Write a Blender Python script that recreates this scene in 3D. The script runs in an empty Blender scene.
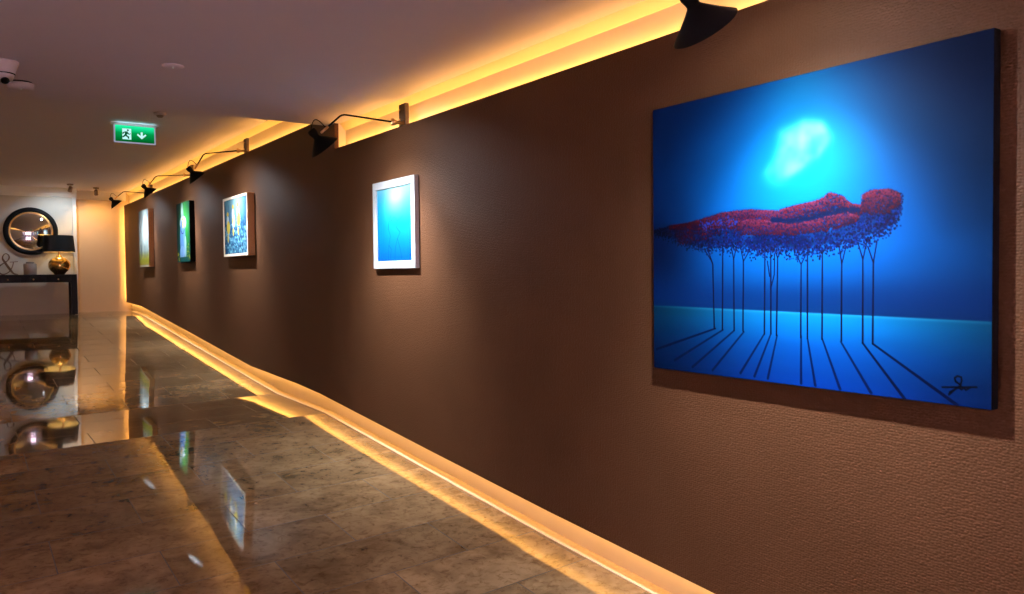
import bpy, bmesh, math, random
import numpy as np
from mathutils import Vector, Matrix

random.seed(7)
RNG = np.random.default_rng(11)
S = bpy.context.scene
C = S.collection
PI = math.pi

# ------------------------------------------------------------------ helpers
def lin(c):
    return tuple(((v/12.92) if v <= .04045 else ((v+.055)/1.055)**2.4) for v in c)

def rgb(r, g, b):
    return lin((r/255, g/255, b/255)) + (1.0,)

def nodes(name):
    m = bpy.data.materials.new(name); m.use_nodes = True
    nt = m.node_tree
    return m, nt, nt.nodes['Principled BSDF']

def N(nt, typ, **kw):
    n = nt.nodes.new(typ)
    for k, v in kw.items():
        if k in n.inputs: n.inputs[k].default_value = v
        else: setattr(n, k, v)
    return n

def plain(name, col, rough=.5, metal=0., spec=.5, var=.06, scale=30.):
    """a material with a faint procedural mottling"""
    m, nt, b = nodes(name)
    tc = N(nt, 'ShaderNodeTexCoord')
    no = N(nt, 'ShaderNodeTexNoise', Scale=scale, Detail=4.)
    nt.links.new(tc.outputs['Object'], no.inputs['Vector'])
    r = N(nt, 'ShaderNodeValToRGB')
    r.color_ramp.elements[0].color = tuple(max(0, c*(1-var)) for c in col[:3]) + (1,)
    r.color_ramp.elements[1].color = tuple(min(1, c*(1+var)) for c in col[:3]) + (1,)
    nt.links.new(no.outputs['Fac'], r.inputs['Fac'])
    nt.links.new(r.outputs['Color'], b.inputs['Base Color'])
    b.inputs['Roughness'].default_value = rough
    b.inputs['Metallic'].default_value = metal
    b.inputs['Specular IOR Level'].default_value = spec
    return m

def emit(name, col, strength):
    m = bpy.data.materials.new(name); m.use_nodes = True
    nt = m.node_tree; nt.nodes.clear()
    e = N(nt, 'ShaderNodeEmission', Color=col, Strength=strength)
    o = N(nt, 'ShaderNodeOutputMaterial')
    nt.links.new(e.outputs[0], o.inputs['Surface'])
    return m

def box(bm, lo, hi, bevel=0.):
    lo, hi = Vector(lo), Vector(hi)
    vs = [bm.verts.new((x, y, z)) for z in (lo.z, hi.z) for y in (lo.y, hi.y) for x in (lo.x, hi.x)]
    fs = [(0,2,3,1), (4,5,7,6), (0,1,5,4), (2,6,7,3), (0,4,6,2), (1,3,7,5)]
    faces = [bm.faces.new([vs[i] for i in f]) for f in fs]
    if bevel:
        es = list({e for f in faces for e in f.edges})
        bmesh.ops.bevel(bm, geom=es, offset=bevel, segments=2, affect='EDGES', profile=.5)

def basis(a):
    a = Vector(a).normalized()
    u = a.cross(Vector((0, 0, 1)))
    if u.length < 1e-4: u = Vector((1, 0, 0))
    u.normalize()
    return a, u, a.cross(u).normalized()

def lathe(bm, prof, o, axis=(0, 0, 1), n=32, smooth=True):
    """profile of (distance along axis, radius) turned about the axis through o"""
    a, u, v = basis(axis); o = Vector(o); rings = []
    for t, r in prof:
        if r < 1e-5: rings.append([bm.verts.new(o+a*t)])
        else: rings.append([bm.verts.new(o+a*t+(u*math.cos(2*PI*k/n)+v*math.sin(2*PI*k/n))*r) for k in range(n)])
    for p, q in zip(rings, rings[1:]):
        for k in range(n):
            l = (k+1) % n
            if len(p) == 1 and len(q) == 1: continue
            if len(p) == 1: f = bm.faces.new((p[0], q[l], q[k]))
            elif len(q) == 1: f = bm.faces.new((p[k], p[l], q[0]))
            else: f = bm.faces.new((p[k], p[l], q[l], q[k]))
            f.smooth = smooth

def tube(bm, pts, r, n=10, closed=False):
    pts = [Vector(p) for p in pts]; rings = []; m = len(pts)
    rs = r if isinstance(r, (list, tuple)) else [r]*m
    pu = None
    for i, p in enumerate(pts):
        if closed: d = pts[(i+1) % m]-pts[i-1]
        else: d = pts[min(i+1, m-1)]-pts[max(i-1, 0)]
        a, u, v = basis(d)
        if pu is not None:
            u = (pu-a*pu.dot(a))
            u = u.normalized() if u.length > 1e-5 else basis(d)[1]
            v = a.cross(u)
        pu = u
        rings.append([bm.verts.new(p+(u*math.cos(2*PI*k/n)+v*math.sin(2*PI*k/n))*rs[i]) for k in range(n)])
    for i in range(m if closed else m-1):
        p, q = rings[i], rings[(i+1) % m]
        for k in range(n):
            f = bm.faces.new((p[k], p[(k+1) % n], q[(k+1) % n], q[k])); f.smooth = True
    if not closed:
        bm.faces.new(rings[0][::-1]); bm.faces.new(rings[-1])

def prism(bm, poly, ext):
    """poly: list of 3-D points in a plane, pushed along the vector ext"""
    ext = Vector(ext)
    a = [bm.verts.new(p) for p in poly]; b = [bm.verts.new(Vector(p)+ext) for p in poly]
    n = len(poly)
    bm.faces.new(a); bm.faces.new(b[::-1])
    for i in range(n):
        bm.faces.new((a[i], b[i], b[(i+1) % n], a[(i+1) % n]))

def obj(name, bm, mat, parent=None, keep_normals=False):
    if not keep_normals: bmesh.ops.recalc_face_normals(bm, faces=bm.faces[:])
    me = bpy.data.meshes.new(name)
    off = Vector((0, 0, 0)); p = parent
    while p is not None:
        off += p.location; p = p.parent
    if parent is not None:
        for v in bm.verts: v.co -= off
    bm.to_mesh(me); bm.free()
    for mm in (mat if isinstance(mat, (list, tuple)) else [mat]): me.materials.append(mm)
    o = bpy.data.objects.new(name, me); C.objects.link(o)
    if parent is not None: o.parent = parent
    return o

def thing(name, label, cat, loc, group=None):
    o = bpy.data.objects.new(name, None); C.objects.link(o); o.location = loc
    o.empty_display_size = .1
    return tag(o, label, cat, group)

def tag(o, label, cat, group=None):
    o['label'] = label; o['category'] = cat
    if group: o['group'] = group
    return o

def struct(name, bm, mat, **kw):
    o = obj(name, bm, mat, **kw); o['kind'] = 'structure'
    return o

def light(name, typ, loc, energy, col, parent=None, **kw):
    l = bpy.data.lights.new(name, typ); l.energy = energy; l.color = col
    for k, v in kw.items(): setattr(l, k, v)
    o = bpy.data.objects.new(name, l); C.objects.link(o); o.location = loc
    if parent is not None:
        o.parent = parent; o.location = Vector(loc)-parent.location
    return o

def aim(o, d):
    o.rotation_euler = Vector(d).to_track_quat('-Z', 'Y').to_euler()

# ------------------------------------------------------------------ dimensions (metres; X runs down the corridor, Y to the left, Z up)
W = 2.60                                   # face of the brown wall at Y = -W
REAL = 2.70                                # plastered wall behind it
# floor levels along the corridor; the tile rows, and so the breaks of the ramp, lie a little askew (X + SK*Y is constant on a row)
SK = .10
ZF = [(-4.5, -.17), (.55, -.17), (1.95, -.078), (3.16, .0), (6.41, .243), (7.70, .262), (14.64, .79), (15.72, .822), (17.5, .822)]
def zf(x, y=-W): return float(np.interp(x+SK*y, [a for a, b in ZF], [b for a, b in ZF]))
BOTTOM = [(-4.2, -.01), (.8, -.01), (2.27, .087), (3.42, .159), (4.73, .256), (6.72, .410), (7.295, .436), (8.72, .472),
          (11.46, .689), (14.90, .950), (16.36, .985)]
TOP_NEAR, TOP_FAR, X_STEP, X_END = 2.493, 2.780, 6.29, 16.36
CEIL_NEAR, CEIL_FAR, X_CEIL = 2.705, 3.03, 6.44
YL = 1.6                                   # left wall
XB = -4.2                                  # back wall

# ------------------------------------------------------------------ materials
def mat_wallcover():
    m, nt, b = nodes('brown_embossed_wallcovering')
    tc = N(nt, 'ShaderNodeTexCoord')
    mp = N(nt, 'ShaderNodeMapping'); mp.inputs['Scale'].default_value = (84, 1, 108)
    nt.links.new(tc.outputs['Object'], mp.inputs['Vector'])
    vo = N(nt, 'ShaderNodeTexVoronoi', Scale=1., Randomness=.55)
    nt.links.new(mp.outputs[0], vo.inputs['Vector'])
    no = N(nt, 'ShaderNodeTexNoise', Scale=140., Detail=3.)
    nt.links.new(tc.outputs['Object'], no.inputs['Vector'])
    mx = N(nt, 'ShaderNodeMath', operation='MULTIPLY_ADD'); mx.inputs[1].default_value = .5
    nt.links.new(no.outputs['Fac'], mx.inputs[0]); nt.links.new(vo.outputs['Distance'], mx.inputs[2])
    bp = N(nt, 'ShaderNodeBump', Strength=.85, Distance=.0026); bp.invert = True
    nt.links.new(mx.outputs[0], bp.inputs['Height']); nt.links.new(bp.outputs[0], b.inputs['Normal'])
    n2 = N(nt, 'ShaderNodeTexNoise', Scale=3., Detail=2.)
    nt.links.new(tc.outputs['Object'], n2.inputs['Vector'])
    r = N(nt, 'ShaderNodeValToRGB')
    r.color_ramp.elements[0].color = (.074, .0305, .0135, 1); r.color_ramp.elements[1].color = (.090, .0385, .0175, 1)
    nt.links.new(n2.outputs['Fac'], r.inputs['Fac']); nt.links.new(r.outputs[0], b.inputs['Base Color'])
    b.inputs['Roughness'].default_value = .5
    b.inputs['Specular IOR Level'].default_value = .11
    return m

def mat_floor():
    m, nt, b = nodes('polished_travertine_tiles')
    L = nt.links.new
    tc = N(nt, 'ShaderNodeTexCoord'); sp = N(nt, 'ShaderNodeSeparateXYZ'); L(tc.outputs['Object'], sp.inputs[0])
    # rows run across the corridor, tiles laid half-bond along Y
    y = N(nt, 'ShaderNodeMath', operation='MULTIPLY_ADD'); y.inputs[1].default_value = -1; y.inputs[2].default_value = 36.097
    L(sp.outputs['Y'], y.inputs[0])
    x = N(nt, 'ShaderNodeMath', operation='MULTIPLY_ADD'); x.inputs[1].default_value = .10; L(sp.outputs['Y'], x.inputs[0])
    L(sp.outputs['X'], x.inputs[2])
    x2 = N(nt, 'ShaderNodeMath', operation='ADD'); x2.inputs[1].default_value = 40*.441-5.955 ; L(x.outputs[0], x2.inputs[0])
    cb = N(nt, 'ShaderNodeCombineXYZ'); L(y.outputs[0], cb.inputs[0]); L(x2.outputs[0], cb.inputs[1])
    br = N(nt, 'ShaderNodeTexBrick', Scale=1.)
    br.offset = .5; br.offset_frequency = 2
    for k, v in (('Color1', (0, 0, 0, 1)), ('Color2', (1, 1, 1, 1)), ('Mortar', (.5, .5, .5, 1)), ('Mortar Size', .0028),
                 ('Mortar Smooth', .2), ('Bias', 0.), ('Brick Width', .90), ('Row Height', .441)): br.inputs[k].default_value = v
    L(cb.outputs[0], br.inputs['Vector'])
    wn = N(nt, 'ShaderNodeTexWhiteNoise', noise_dimensions='1D'); L(br.outputs['Color'], wn.inputs['W'])
    # stone: cloudy beige, brown veins drawn out along the tile, dark pits
    mp = N(nt, 'ShaderNodeMapping'); mp.inputs['Scale'].default_value = (1.8, 1.5, 1.); mp.inputs['Rotation'].default_value = (0, 0, .3)
    ad = N(nt, 'ShaderNodeVectorMath', operation='MULTIPLY_ADD'); ad.inputs[1].default_value = (9, 9, 9)
    L(wn.outputs['Color'], ad.inputs[0]); L(tc.outputs['Object'], ad.inputs[2]); L(ad.outputs[0], mp.inputs['Vector'])
    n1 = N(nt, 'ShaderNodeTexNoise', Scale=2.4, Detail=8., Roughness=.62, Distortion=.5); L(mp.outputs[0], n1.inputs['Vector'])
    n2 = N(nt, 'ShaderNodeTexNoise', Scale=13., Detail=8., Roughness=.7, Distortion=.6); L(mp.outputs[0], n2.inputs['Vector'])
    n3 = N(nt, 'ShaderNodeTexNoise', Scale=26., Detail=4., Roughness=.65); L(mp.outputs[0], n3.inputs['Vector'])
    r1 = N(nt, 'ShaderNodeValToRGB'); e = r1.color_ramp.elements
    e[0].position = .3; e[0].color = (.150, .088, .038, 1); e[1].position = .62; e[1].color = (.34, .225, .115, 1)
    L(n1.outputs['Fac'], r1.inputs['Fac'])
    r2 = N(nt, 'ShaderNodeValToRGB'); e = r2.color_ramp.elements
    e[0].position = .36; e[0].color = (.50, .40, .30, 1); e[1].position = .50; e[1].color = (1, 1, 1, 1)
    L(n2.outputs['Fac'], r2.inputs['Fac'])
    m1 = N(nt, 'ShaderNodeMix', data_type='RGBA', blend_type='MULTIPLY'); m1.inputs[0].default_value = .7
    L(r1.outputs[0], m1.inputs[6]); L(r2.outputs[0], m1.inputs[7])
    r3 = N(nt, 'ShaderNodeValToRGB'); e = r3.color_ramp.elements
    e[0].position = .26; e[0].color = (.25, .18, .13, 1); e[1].position = .36; e[1].color = (1, 1, 1, 1)
    L(n3.outputs['Fac'], r3.inputs['Fac'])
    m2 = N(nt, 'ShaderNodeMix', data_type='RGBA', blend_type='MULTIPLY'); m2.inputs[0].default_value = .85
    L(m1.outputs[2], m2.inputs[6]); L(r3.outputs[0], m2.inputs[7])
    tn = N(nt, 'ShaderNodeMapRange'); tn.inputs['To Min'].default_value = .80; tn.inputs['To Max'].default_value = 1.08
    L(wn.outputs['Value'], tn.inputs['Value'])
    m3 = N(nt, 'ShaderNodeVectorMath', operation='SCALE'); L(m2.outputs[2], m3.inputs[0]); L(tn.outputs[0], m3.inputs['Scale'])
    mo = N(nt, 'ShaderNodeMix', data_type='RGBA'); L(br.outputs['Fac'], mo.inputs[0]); L(m3.outputs[0], mo.inputs[6])
    mo.inputs[7].default_value = (.035, .022, .014, 1)
    L(mo.outputs[2], b.inputs['Base Color'])
    # polish
    rr = N(nt, 'ShaderNodeMapRange'); rr.inputs['To Min'].default_value = .015; rr.inputs['To Max'].default_value = .06
    L(n2.outputs['Fac'], rr.inputs['Value'])
    rm = N(nt, 'ShaderNodeMix', data_type='FLOAT'); L(br.outputs['Fac'], rm.inputs[0]); L(rr.outputs[0], rm.inputs[2]); rm.inputs[3].default_value = .6
    L(rm.outputs[0], b.inputs['Roughness'])
    b.inputs['Specular IOR Level'].default_value = .62
    # each tile is laid a hair out of level
    sb = N(nt, 'ShaderNodeVectorMath', operation='SUBTRACT'); sb.inputs[1].default_value = (.5, .5, .5); L(wn.outputs['Color'], sb.inputs[0])
    mt = N(nt, 'ShaderNodeVectorMath', operation='MULTIPLY'); mt.inputs[1].default_value = (.004, .004, 0); L(sb.outputs[0], mt.inputs[0])
    gm = N(nt, 'ShaderNodeNewGeometry')
    an = N(nt, 'ShaderNodeVectorMath', operation='ADD'); L(gm.outputs['Normal'], an.inputs[0]); L(mt.outputs[0], an.inputs[1])
    nn = N(nt, 'ShaderNodeVectorMath', operation='NORMALIZE'); L(an.outputs[0], nn.inputs[0])
    iv = N(nt, 'ShaderNodeMath', operation='SUBTRACT'); iv.inputs[0].default_value = 1; L(br.outputs['Fac'], iv.inputs[1])
    bp = N(nt, 'ShaderNodeBump', Strength=.4, Distance=.002); L(iv.outputs[0], bp.inputs['Height']); L(nn.outputs[0], bp.inputs['Normal'])
    L(bp.outputs[0], b.inputs['Normal'])
    return m

def mat_art(name, rough=.6):
    m, nt, b = nodes(name)
    at = N(nt, 'ShaderNodeAttribute', attribute_name='paint')
    nt.links.new(at.outputs['Color'], b.inputs['Base Color'])
    tc = N(nt, 'ShaderNodeTexCoord')
    no = N(nt, 'ShaderNodeTexNoise', Scale=420., Detail=2.); nt.links.new(tc.outputs['Object'], no.inputs['Vector'])
    bp = N(nt, 'ShaderNodeBump', Strength=.08, Distance=.001); nt.links.new(no.outputs['Fac'], bp.inputs['Height'])
    nt.links.new(bp.outputs[0], b.inputs['Normal'])
    b.inputs['Roughness'].default_value = rough
    b.inputs['Specular IOR Level'].default_value = .04
    return m

M = dict(
    wall=mat_wallcover(), floor=mat_floor(),
    plaster=plain('cream_plaster', (.72, .60, .43, 1), .8, scale=9., var=.04),
    cornice=plain('cream_cornice_paint', (.90, .74, .38, 1), .7, scale=9., var=.02),  # cream pushed to yellow, the strip's glow put into the colour
    white=plain('white_ceiling_paint', (.60, .535, .555, 1), .85, scale=6., var=.02),
    endwall_glow=plain('amber_glow_wall_paint', (.62, .47, .29, 1), .75, scale=8., var=.03),  # orange light of the end strip put into this wall's colour
    endwall=plain('pale_wall_paint', (.60, .56, .48, 1), .7, scale=8., var=.03),
    stone=plain('pale_stone_kerb', (.62, .50, .34, 1), .55, scale=60., var=.35),
    trim=plain('white_trim_paint', (.72, .69, .63, 1), .5, scale=12., var=.03),
    black=plain('black_lacquer', (.006, .006, .007, 1), .42, spec=.12, scale=20., var=.2),
    lampblack=plain('matt_black_metal', (.004, .004, .0045, 1), .6, spec=.1, scale=40., var=.15),
    inner=plain('white_reflector_paint', (.8, .8, .8, 1), .5),
    bronze=plain('dark_wood_block', (.085, .050, .026, 1), .5, scale=55., var=.4),
    brass=plain('brass_joint', (.70, .42, .20, 1), .3, metal=1.),
    canvas_edge=plain('black_canvas_edge', (.004, .004, .005, 1), .8, spec=.08),
    oak=plain('oak_frame', (.50, .27, .09, 1), .45, scale=80., var=.3),
    whiteframe=plain('white_frame_paint', (.33, .34, .35, 1), .4, var=.03),
    paleframe=plain('pale_wood_frame', (.62, .55, .44, 1), .45, scale=80., var=.1),
    gold=plain('mottled_gold_ceramic', (.62, .40, .12, 1), .2, metal=.9, scale=24., var=.55),
    goldrim=plain('gilt_rim', (.70, .46, .16, 1), .3, metal=1., scale=40., var=.3),
    shade_in=plain('gold_shade_lining', (.75, .55, .22, 1), .4),
    rust=plain('rusty_metal_letter', (.16, .085, .045, 1), .55, scale=40., var=.5),
    grey=plain('grey_glazed_ceramic', (.30, .28, .27, 1), .45, scale=15., var=.06),
    plastic=plain('white_plastic', (.46, .39, .37, 1), .45, var=.02),
    lens=plain('black_camera_lens', (.004, .004, .005, 1), .08),
    alu=plain('brushed_aluminium', (.62, .63, .65, 1), .35, metal=.8),
    taupe=plain('taupe_metal', (.24, .17, .12, 1), .4),
)
m, nt, b = nodes('convex_mirror_glass'); b.inputs['Metallic'].default_value = 1; b.inputs['Roughness'].default_value = .015
no = N(nt, 'ShaderNodeTexNoise', Scale=3.); r = N(nt, 'ShaderNodeValToRGB')
r.color_ramp.elements[0].color = (.80, .82, .84, 1); r.color_ramp.elements[1].color = (.88, .89, .9, 1)
nt.links.new(no.outputs['Fac'], r.inputs['Fac']); nt.links.new(r.outputs[0], b.inputs['Base Color'])
M['mirror'] = m
AMBER = (1.0, .50, .115, 1)
M['led'] = emit('amber_led', AMBER, 25.)
M['led_fill'] = emit('amber_fill', AMBER, 66.)
M['led_fill_low'] = emit('amber_fill_low', AMBER, 22.)
M['led_low'] = emit('amber_led_low', AMBER, 22.)
M['led_end'] = emit('amber_led_end', AMBER, 80.)
M['bulb'] = emit('cool_white_bulb', (.86, .93, 1., 1), 900.)
M['warmbulb'] = emit('warm_bulb', (1., .78, .42, 1), 30.)
M['pin'] = emit('indicator_led', (.8, 1., .85, 1), .8)

# ------------------------------------------------------------------ the room shell
bm = bmesh.new()
prev = None
for x, z in ZF:
    ya, yb_ = -REAL-.02, YL+.02; xa, xb = x-SK*ya, x-SK*yb_
    cur = (bm.verts.new((xa, ya, z)), bm.verts.new((xb, yb_, z)), bm.verts.new((xa, ya, z-.1)), bm.verts.new((xb, yb_, z-.1)))
    if prev:
        bm.faces.new((prev[0], cur[0], cur[1], prev[1])); bm.faces.new((prev[2], prev[3], cur[3], cur[2]))
        bm.faces.new((prev[0], prev[2], cur[2], cur[0])); bm.faces.new((prev[1], cur[1], cur[3], prev[3]))
    else: bm.faces.new((cur[0], cur[1], cur[3], cur[2]))
    prev = cur
bm.faces.new((prev[0], prev[2], prev[3], prev[1]))
struct('floor', bm, M['floor'])

# brown wall: a floating leaf stopping short of floor and ceiling, its foot following the ramp
bm = bmesh.new()
poly = [(x, -W, z) for x, z in BOTTOM] + [(X_END, -W, TOP_FAR), (X_STEP, -W, TOP_FAR), (X_STEP, -W, TOP_NEAR), (XB, -W, TOP_NEAR)]
prism(bm, poly, (0, -.035, 0))
struct('wall_right', bm, M['wall'])

# plastered wall behind it
bm = bmesh.new(); box(bm, (XB, -REAL-.12, -.4), (16.6, -REAL, 3.05))
struct('wall_right_plaster', bm, M['plaster'])
# return closing the slot where the leaf steps up
bm = bmesh.new(); box(bm, (X_STEP+.002, -REAL+.001, TOP_NEAR-.2), (X_STEP+.03, -W-.036, TOP_FAR-.002))
struct('trim_1', bm, M['plaster'])
# chamfered cornice in the slots, near and far
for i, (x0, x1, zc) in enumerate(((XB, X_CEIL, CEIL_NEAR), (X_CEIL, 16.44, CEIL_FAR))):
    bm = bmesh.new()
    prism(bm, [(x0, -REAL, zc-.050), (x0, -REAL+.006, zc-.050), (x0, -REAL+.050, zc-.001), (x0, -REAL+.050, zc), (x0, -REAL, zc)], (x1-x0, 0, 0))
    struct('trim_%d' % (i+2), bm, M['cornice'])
# low stone kerb under the leaf
bm = bmesh.new()
prev = None
for x, z in ZF[:-1]:
    x = min(x+SK*2.65, 16.40); z = zf(x, -2.65)
    cur = [bm.verts.new(p) for p in ((x, -W-.022, z-.01), (x, -W-.022, z+.004), (x, -REAL, z+.004), (x, -REAL, z-.01))]
    if prev:
        for k in range(4): bm.faces.new((prev[k], prev[(k+1) % 4], cur[(k+1) % 4], cur[k]))
    else: bm.faces.new(cur)
    prev = cur
bm.faces.new(prev[::-1])
struct('baseboard_right', bm, M['stone'])

# ceilings: low slab near the camera, higher one beyond
bm = bmesh.new(); box(bm, (XB, -REAL, CEIL_NEAR), (X_CEIL, YL, 3.2)); struct('ceiling', bm, M['white'])
bm = bmesh.new(); box(bm, (X_CEIL, -REAL, CEIL_FAR), (16.6, YL, 3.2)); struct('ceiling', bm, M['white'])

# end wall in two planes with a white corner bead, cornice along the top
XC, XR, YC = 16.15, 16.44, -1.775
bm = bmesh.new(); box(bm, (XC, YC, .7), (XC+.4, YL, 3.05)); struct('wall_end', bm, M['endwall'])
bm = bmesh.new(); box(bm, (XR, -REAL, .7), (XR+.12, YC, 3.05)); struct('wall_end_right', bm, M['endwall_glow'])
bm = bmesh.new(); box(bm, (XC-.018, YC-.012, .822), (XC+.02, YC+.045, 2.88)); struct('trim_4', bm, M['trim'])
bm = bmesh.new(); prism(bm, [(XC, YL, 2.87), (XC-.05, YL, 2.875), (XC-.08, YL, 2.93), (XC-.10, YL, 3.03), (XC, YL, 3.03)], (0, YC-YL-.02, 0)); struct('trim_5', bm, M['trim'])
bm = bmesh.new(); prism(bm, [(XR, YC, 2.87), (XR-.03, YC, 2.875), (XR-.05, YC, 2.93), (XR-.06, YC, 3.03), (XR, YC, 3.03)], (0, -REAL+.06-YC, 0)); struct('trim_6', bm, M['trim'])
bm = bmesh.new(); box(bm, (XC-.014, YC+.045, .822), (XC, YL, .91)); struct('baseboard_end', bm, M['endwall'])

# left wall with a tall opening, back wall with a wide one; unseen windows added for fill light
def wall_with_opening(name, a0, a1, z0, z1, o0, o1, p0, p1, mk, mat):
    bm = bmesh.new()
    for (u0, u1, w0, w1) in ((a0, o0, z0, z1), (o1, a1, z0, z1), (o0, o1, z0, p0), (o0, o1, p1, z1)):
        lo, hi = mk(u0, w0, u1, w1); box(bm, lo, hi)
    struct(name, bm, mat)
wall_with_opening('wall_left', XB, 16.6, -.4, 3.2, 1.2, 3.4, .75, 2.35, lambda u0, w0, u1, w1: ((u0, YL, w0), (u1, YL+.15, w1)), M['endwall'])
wall_with_opening('wall_back', -REAL, YL, -.4, 3.2, -2.1, 1.2, .4, 2.4, lambda u0, w0, u1, w1: ((XB-.15, u0, w0), (XB, u1, w1)), M['endwall'])
def fill_window(name, mk, u0, u1, z0, z1, n):
    bm = bmesh.new()
    f = .06
    for (a, b_, c, d) in ((u0, u1, z0, z0+f), (u0, u1, z1-f, z1), (u0, u0+f, z0, z1), (u1-f, u1, z0, z1)):
        lo, hi = mk(a, c, b_, d, .05, .11); box(bm, lo, hi)
    for k in range(1, n):
        u = u0+(u1-u0)*k/n; lo, hi = mk(u-.025, z0, u+.025, z1, .055, .105); box(bm, lo, hi)
    o = struct(name, bm, M['trim'])
    bm = bmesh.new(); lo, hi = mk(u0+.03, z0+.03, u1-.03, z1-.03, .075, .083); box(bm, lo, hi)
    m, nt, b = nodes('window_glass_'+name)
    b.inputs['Transmission Weight'].default_value = 1; b.inputs['Roughness'].default_value = 0; b.inputs['IOR'].default_value = 1.01
    b.inputs['Base Color'].default_value = (.95, .97, 1, 1)
    obj('pane', bm, m, o)
fill_window('fill_window_1', lambda a, c, b_, d, q0, q1: ((a, YL+q0, c), (b_, YL+q1, d)), 1.2, 3.4, .75, 2.35, 3)
fill_window('fill_window_2', lambda a, c, b_, d, q0, q1: ((XB-q1, a, c), (XB-q0, b_, d)), -2.1, 1.2, .4, 2.4, 4)

# ------------------------------------------------------------------ LED strips in the slots
def led(name, label, pts, w, up, mat, group):
    """a thin tape following pts, its lit face turned along up"""
    t = thing(name, label, 'light strip', pts[0], group)
    up = Vector(up)
    bm = bmesh.new(); bt = bmesh.new()
    for p, q in zip(pts, pts[1:]):
        p, q = Vector(p), Vector(q); n = max(1, round((q-p).length/1.2))
        d = (q-p).normalized(); s = d.cross(up).normalized()*w/2
        for k in range(n):
            a, c = p.lerp(q, k/n), p.lerp(q, (k+1)/n)
            vs = [bm.verts.new(v) for v in (a-s, c-s, c+s, a+s)]
            f = bm.faces.new(vs)
            f.normal_update()
            if f.normal.dot(up) < 0: f.normal_flip()
        e = up.normalized()
        prism(bt, [p-s*1.3-e*.001, p+s*1.3-e*.001, p+s*1.3-e*.006, p-s*1.3-e*.006], q-p)
    obj('diode_tape', bm, mat, t, keep_normals=True)
    obj('channel', bt, M['alu'], t)
    return t
g = 'amber light strips behind the brown wall'
led('light_strip', 'amber light strip behind the top edge of the low stretch of brown wall', [(XB+.1, -2.660, TOP_NEAR-.014), (X_STEP-.03, -2.660, TOP_NEAR-.014)], .034, (0, -.42, .91), M['led'], g)
led('light_strip', 'amber light strip behind the top edge of the taller far stretch of brown wall', [(X_STEP+.06, -2.660, TOP_FAR-.014), (X_END-.03, -2.660, TOP_FAR-.014)], .034, (0, -.42, .91), M['led'], g)
led('light_strip', 'amber light strip behind the foot of the brown wall, above the stone kerb', [(x, -2.66, z+.024) for x, z in BOTTOM[1:]], .03, (0, -.85, -.53), M['led_low'], g)
led('light_strip', 'upright amber light strip behind the far end of the brown wall', [(X_END-.015, -2.66, 1.03), (X_END-.015, -2.66, TOP_FAR-.03)], .014, (1, 0, 0), M['led_end'], g)

# unseen ledges with strips added along the left wall for warm fill light
for k, (x0, x1, zl, mt, lb) in enumerate(((6.9, 16.1, 2.74, 'led_fill', 'added amber fill strip on an unseen ledge along the left wall beyond the ramp'),
                                      (XB+.2, 6.2, 2.42, 'led_fill_low', 'added amber fill strip on an unseen lower ledge of the left wall'))):
    bm = bmesh.new(); prism(bm, [(x0, YL, zl), (x0, YL-.10, zl), (x0, YL-.10, zl+.06), (x0, YL-.085, zl+.06), (x0, YL-.085, zl+.015), (x0, YL, zl+.015)], (x1-x0, 0, 0)); struct('trim_%d' % (7+k), bm, M['trim'])
    led('light_strip', lb, [(x0+.05, YL-.05, zl+.035), (x1-.05, YL-.05, zl+.035)], .034, (0, 0, 1), M[mt], g)

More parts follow.
